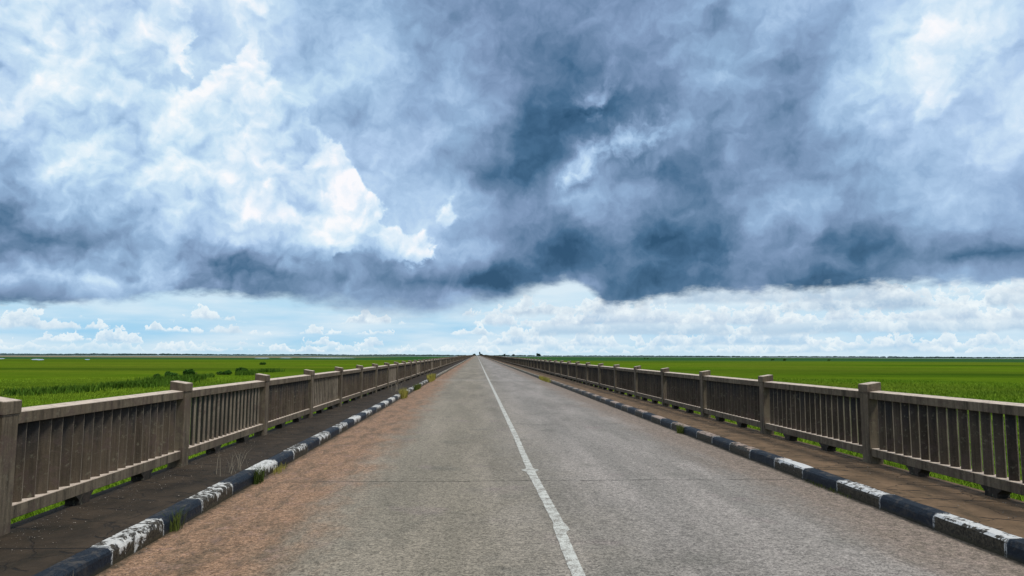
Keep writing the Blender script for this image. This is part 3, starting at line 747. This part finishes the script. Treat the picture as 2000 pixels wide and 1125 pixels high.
def leaf_cloud(g, blobs, n, size):
    """leaf-sized quads through the volume of several lobes; blobs: (x,y,z,rx,ry,rz)"""
    vol = np.array([b_[3]*b_[4]*b_[5] for b_ in blobs])**.8; pick = g.choice(len(blobs), n, p=vol/vol.sum()); B = np.array(blobs)[pick]
    d = g.normal(size=(n, 3)); d /= np.linalg.norm(d, axis=1)[:, None]; r_ = g.uniform(.45, 1.08, n)[:, None]
    c_ = B[:, :3]+d*r_*B[:, 3:6]
    u_ = g.normal(size=(n, 3)); u_ /= np.linalg.norm(u_, axis=1)[:, None]; v_ = np.cross(u_, g.normal(size=(n, 3))); v_ /= np.linalg.norm(v_, axis=1)[:, None]
    s_ = size*g.uniform(.5, 1.2, n)[:, None]
    V = np.stack([c_-u_*s_-v_*s_*.6, c_+u_*s_-v_*s_*.6, c_+u_*s_+v_*s_*.6, c_-u_*s_+v_*s_*.6], 1).reshape(-1, 3)
    return V, np.arange(n*4).reshape(-1, 4)
# shrubs on the plain (pixel of the base, width m, height m)
def shrub(px_, py_, w_, h_, label, seed, n=900):
    x, y = inv_ground(px_, py_); z = ground(x, y)
    g = np.random.default_rng(seed); k = max(3, int(w_/1.2))
    bl = [(g.uniform(-.5, .5)*w_*.8, g.uniform(-.5, .5)*w_*.4, h_*g.uniform(.3, .6), w_*g.uniform(.12, .26), w_*.2, h_*g.uniform(.3, .5)) for _ in range(k)]
    V, Fq = leaf_cloud(g, bl, n, .045*h_+.06)
    root = link('shrub', None, loc=(x, y, z), label=label, category='shrub', group='dark shrubs out on the plain')
    link('foliage', numpy_mesh('foliage', V, Fq, M_SHRUB), root)
    b_ = MB()
    for q in range(4):
        a, rr = g.uniform(0, 6.28), w_*.12
        bx, by = math.cos(a)*rr, math.sin(a)*rr; tx, ty = bx*2.2, by*2.2; r0, r1 = .05, .015
        b_.add([(bx-r0,by-r0,-.1),(bx+r0,by-r0,-.1),(bx+r0,by+r0,-.1),(bx-r0,by+r0,-.1),(tx-r1,ty-r1,h_*.6),(tx+r1,ty-r1,h_*.6),(tx+r1,ty+r1,h_*.6),(tx-r1,ty+r1,h_*.6)],
               [(3,2,1,0),(4,5,6,7),(0,1,5,4),(1,2,6,5),(2,3,7,6),(3,0,4,7)])
    link('stem', b_.mesh('stem', M_TRUNK), root)
shrub(304, 741, 1.6, 1.3, 'small dark shrub at the left end of the row beyond the left parapet', 1)
shrub(337, 741, 3.6, 1.5, 'wide dark shrub in the middle of the row beyond the left parapet', 2, 1800)
shrub(376, 739, 3.0, 1.9, 'tallest dark shrub of the row, seen just above the second parapet post', 3, 1800)
shrub(433, 732, 4.0, 1.0, 'low faint shrub in the row, between the tallest shrub and the far right one', 4, 1300)
shrub(468, 729, 4.2, 1.5, 'rounded dark shrub at the right end of the row beyond the left parapet', 5, 1700)
shrub(515, 712.5, 3.2, 1.4, 'lone small shrub far out on the left plain, below the long pond', 6, 700)
shrub(1508, 704.2, 4.0, 1.9, 'left one of three tiny shrubs far out on the right plain', 7, 600)
shrub(1534, 704.6, 5.5, 2.2, 'middle and widest of three tiny shrubs far out on the right plain', 8, 700)
shrub(1617, 704.8, 4.5, 1.8, 'right one of three tiny shrubs far out on the right plain', 9, 600)
shrub(1262, 701.6, 6.0, 1.8, 'flat tiny shrub on the right plain beyond the parapet, nearest the road', 10, 600)

# far tree line along the horizon: reads as one dark mass
Vs, Fs, off = [], [], 0
g = np.random.default_rng(11)
N_T = 3600
az_ = np.radians(g.uniform(-62, 62, N_T)); dist = g.uniform(2900, 3500, N_T)
dens = np.array([mnoise.noise((a*14, 3.3, 0))+.5*mnoise.noise((a*60, 1, 0)) for a in az_])
hh = 5.2+2.4*dens+g.uniform(-1.2, 1.6, N_T); hh = np.where(az_ > .03, hh*.92, hh)
ico_v = []
for ph in (-.5, .15, .75):
    for q in range(7):
        a = q*2*np.pi/7+ph; ico_v.append((math.cos(a)*math.cos(ph), math.sin(a)*math.cos(ph), math.sin(ph)))
ico_v.append((0, 0, 1)); ico_v = np.array(ico_v)
ico_f = []
for l in range(2):
    for q in range(7):
        a0, a1, b0, b1 = l*7+q, l*7+(q+1) % 7, (l+1)*7+q, (l+1)*7+(q+1) % 7
        ico_f += [(a0, a1, b1), (a0, b1, b0)]
for q in range(7): ico_f.append((14+q, 14+(q+1) % 7, 21))
ico_f = np.array(ico_f)
for a, d_, h_ in zip(az_, dist, hh):
    if h_ < 2.5: continue
    x, y = d_*math.sin(a), d_*math.cos(a)
    v = ico_v*np.array([h_*g.uniform(.7, 1.9), h_*.8, h_*.55])*(1+g.uniform(-.22, .22, (22, 1)))+np.array([x, y, ground(x, y)+h_*.45])
    Vs.append(v); Fs.append(ico_f+off); off += 22
link('distant_treeline', numpy_mesh('distant_treeline', np.concatenate(Vs), np.concatenate(Fs), M_TREE), kind='stuff',
     label='thin dark line of far-off trees along the whole horizon')

def tree(x, y, z, h_, w_, label, seed, n=900):
    g = np.random.default_rng(seed)
    root = link('tree', None, loc=(x, y, z), label=label, category='tree', group='trees standing out on the horizon')
    bl = [(g.uniform(-.3, .3)*w_, g.uniform(-.3, .3)*w_, h_*g.uniform(.45, .8), w_*g.uniform(.2, .34), w_*.28, h_*g.uniform(.16, .26)) for _ in range(8)]
    V, Fq = leaf_cloud(g, bl, n, .05*h_)
    link('crown', numpy_mesh('crown', V, Fq, M_TREE), root)
    b_ = MB(); n_ = 8; pr = [(0, .045*h_), (.25, .032*h_), (.6, .018*h_)]
    vs = [(math.cos(2*math.pi*q/n_)*r_, math.sin(2*math.pi*q/n_)*r_, f_*h_-.2) for f_, r_ in pr for q in range(n_)]
    fs = [(l*n_+q, l*n_+(q+1) % n_, (l+1)*n_+(q+1) % n_, (l+1)*n_+q) for l in range(2) for q in range(n_)]
    for q in range(4):                                   # limbs
        a = g.uniform(0, 6.28); L_ = w_*.3; k = len(vs)
        vs += [(0, 0, .3*h_), (.03*h_, 0, .3*h_), (0, .03*h_, .34*h_), (math.cos(a)*L_, math.sin(a)*L_, .62*h_)]
        fs += [(k, k+1, k+3), (k+1, k+2, k+3), (k+2, k, k+3)]
    b_.add(vs, fs); link('trunk', b_.mesh('trunk', M_TRUNK), root)
def tree_px(px_, d_, h_, w_, label, seed, n=900):
    w = pix_dir(px_, 692); k = d_/w[1]; x, y = w[0]*k, d_
    tree(x, y, ground(x, y), h_, w_, label, seed, n)
tree_px(1051, 1500, 8.6, 10.5, 'round dark tree standing out on the horizon, right of the road end', 21, 1600)
tree_px(985, 1600, 8.2, 6, 'small tree on the horizon just right of the road end', 22)
tree_px(1003, 1700, 7.6, 6, 'small low tree on the horizon between the road end and the round tree', 23)
tree(2.0-5.8, YEND+6, -1.4, 4.6, 5.5, 'dark tree at the far end of the bridge, left of the road', 24)
tree(7.2, YEND+4, -1.4, 4.4, 5.0, 'dark spreading tree at the far end of the bridge, right of the road', 25)
tree(4.6, YEND+14, -.4, 6.2, 2.2, 'narrow upright tree poking up at the far right end of the bridge', 26)

# weeds and tufts along the kerbs
def tuft(name, x, y, z, n, rx, ry, h, wd, material, label, lean=.6, seed=0, cat='grass tuft', group='grass tufts growing along the kerbs'):
    v, f = blades(n, 0, 0, 0, rx, ry, h, wd, lean, seed)
    link(name, numpy_mesh(name, v, f, material), None, (x, y, z), label=label, category=cat, group=group)
tuft('grass_tuft', XL+.03, 9.16, 0, 150, .06, .14, .24, .006, M_TUFT, 'green grass tuft at the joint of the left kerb, beside its third white stone', seed=1)
tuft('grass_tuft', XL+.02, 6.78, .0, 80, .04, .12, .22, .005, M_TUFT, 'thin dark tuft against the left kerb, at the near white stone\'s far end', seed=2)
tuft('grass_tuft', XL+.01, 4.95, 0, 45, .04, .18, .15, .004, M_PALE, 'sparse dry tuft against the nearest black stone of the left kerb', seed=3)
tuft('grass_tuft', XL+.06, 10.0, 0, 70, .06, .35, .10, .006, M_DRY, 'low yellowish weeds along the foot of the left kerb just past the green tuft', seed=4)
def along_kerb(px_): return (XL*F)/(px_-931)
tuft('grass_tuft', XL+.05, along_kerb(789), 0, 420, .13, .75, .36, .016, M_DRY, 'yellow straw-like tuft spilling over the left kerb, nearest of the yellow ones', seed=5)
tuft('grass_tuft', XL+.0, along_kerb(817), 0, 420, .12, 1.7, .25, .02, M_TUFT, 'long green-yellow weeds hugging the left kerb, between two yellow tufts', seed=6)
tuft('grass_tuft', XL-.02, along_kerb(845), 0, 600, .18, 3.0, .42, .03, M_DRY, 'tall yellow-green tuft covering the left kerb, farthest along it', seed=7)
tuft('grass_tuft', XL-.45, along_kerb(789)+1.2, .15, 50, .25, .7, .6, .006, M_PALE, 'pale dry seed heads standing on the left pavement behind the yellow tuft', lean=.9, seed=8)
tuft('grass_tuft', XL-.30, 9.2, .15, 26, .14, .5, .30, .004, M_PALE, 'wispy dry stalks on the left pavement behind the green tuft', lean=.9, seed=9)
tuft('grass_tuft', XR-.03, 14.6, 0, 130, .07, .16, .20, .009, M_TUFT, 'small green tuft at the foot of the right kerb', seed=10)
tuft('grass_tuft', XR-.02, 44., 0, 420, .16, 3.6, .26, .03, M_DRY, 'long yellow-green weeds covering the right kerb far along the road', seed=11)
tuft('grass_tuft', XR-.03, 8.5, 0, 90, .05, .6, .05, .006, M_TUFT, 'low mossy weeds at the foot of the right kerb, between its near white stones', seed=12)

# loose grit along both gutters, more in the sand on the left
g = np.random.default_rng(5)
def grit(name, n, fx, label, z=0.):
    x, y, r_ = fx(n); k = len(x)
    base = np.array([(1,0,0),(-1,0,0),(0,1,0),(0,-1,0),(0,0,.7),(0,0,-.7)], float)
    f0 = np.array([(0,2,4),(2,1,4),(1,3,4),(3,0,4),(2,0,5),(1,2,5),(3,1,5),(0,3,5)])
    v = base[None]*r_[:, None, None]*g.uniform(.6, 1.4, (k, 6, 1))+np.stack([x, y, z+r_*.3], -1)[:, None]
    f = (f0[None]+np.arange(k)[:, None, None]*6).reshape(-1, 3)
    link(name, numpy_mesh(name, v.reshape(-1, 3), f, M_STONE), kind='stuff', label=label)
grit('gravel', 5200, lambda n: (XL+np.abs(g.normal(0, .55, n))+.02, 4+g.exponential(7, n), .002+.004*g.random(n)**4), 'loose grit scattered over the sandy left side of the road')
grit('gravel', 1800, lambda n: (XR-np.abs(g.normal(0, .35, n))-.02, 4+g.exponential(7, n), .002+.0035*g.random(n)**4), 'loose grit along the gutter of the right kerb')

grit('gravel', 1500, lambda n: (PXL+.0+np.abs(g.normal(0, .30, n)), 4+g.exponential(8, n), .002+.006*g.random(n)**5), 'crumbs and grit lying on the left pavement', .15)
grit('gravel', 1500, lambda n: (PXR-.0-np.abs(g.normal(0, .30, n)), 5+g.exponential(8, n), .002+.006*g.random(n)**5), 'crumbs and grit lying on the right pavement', .15)
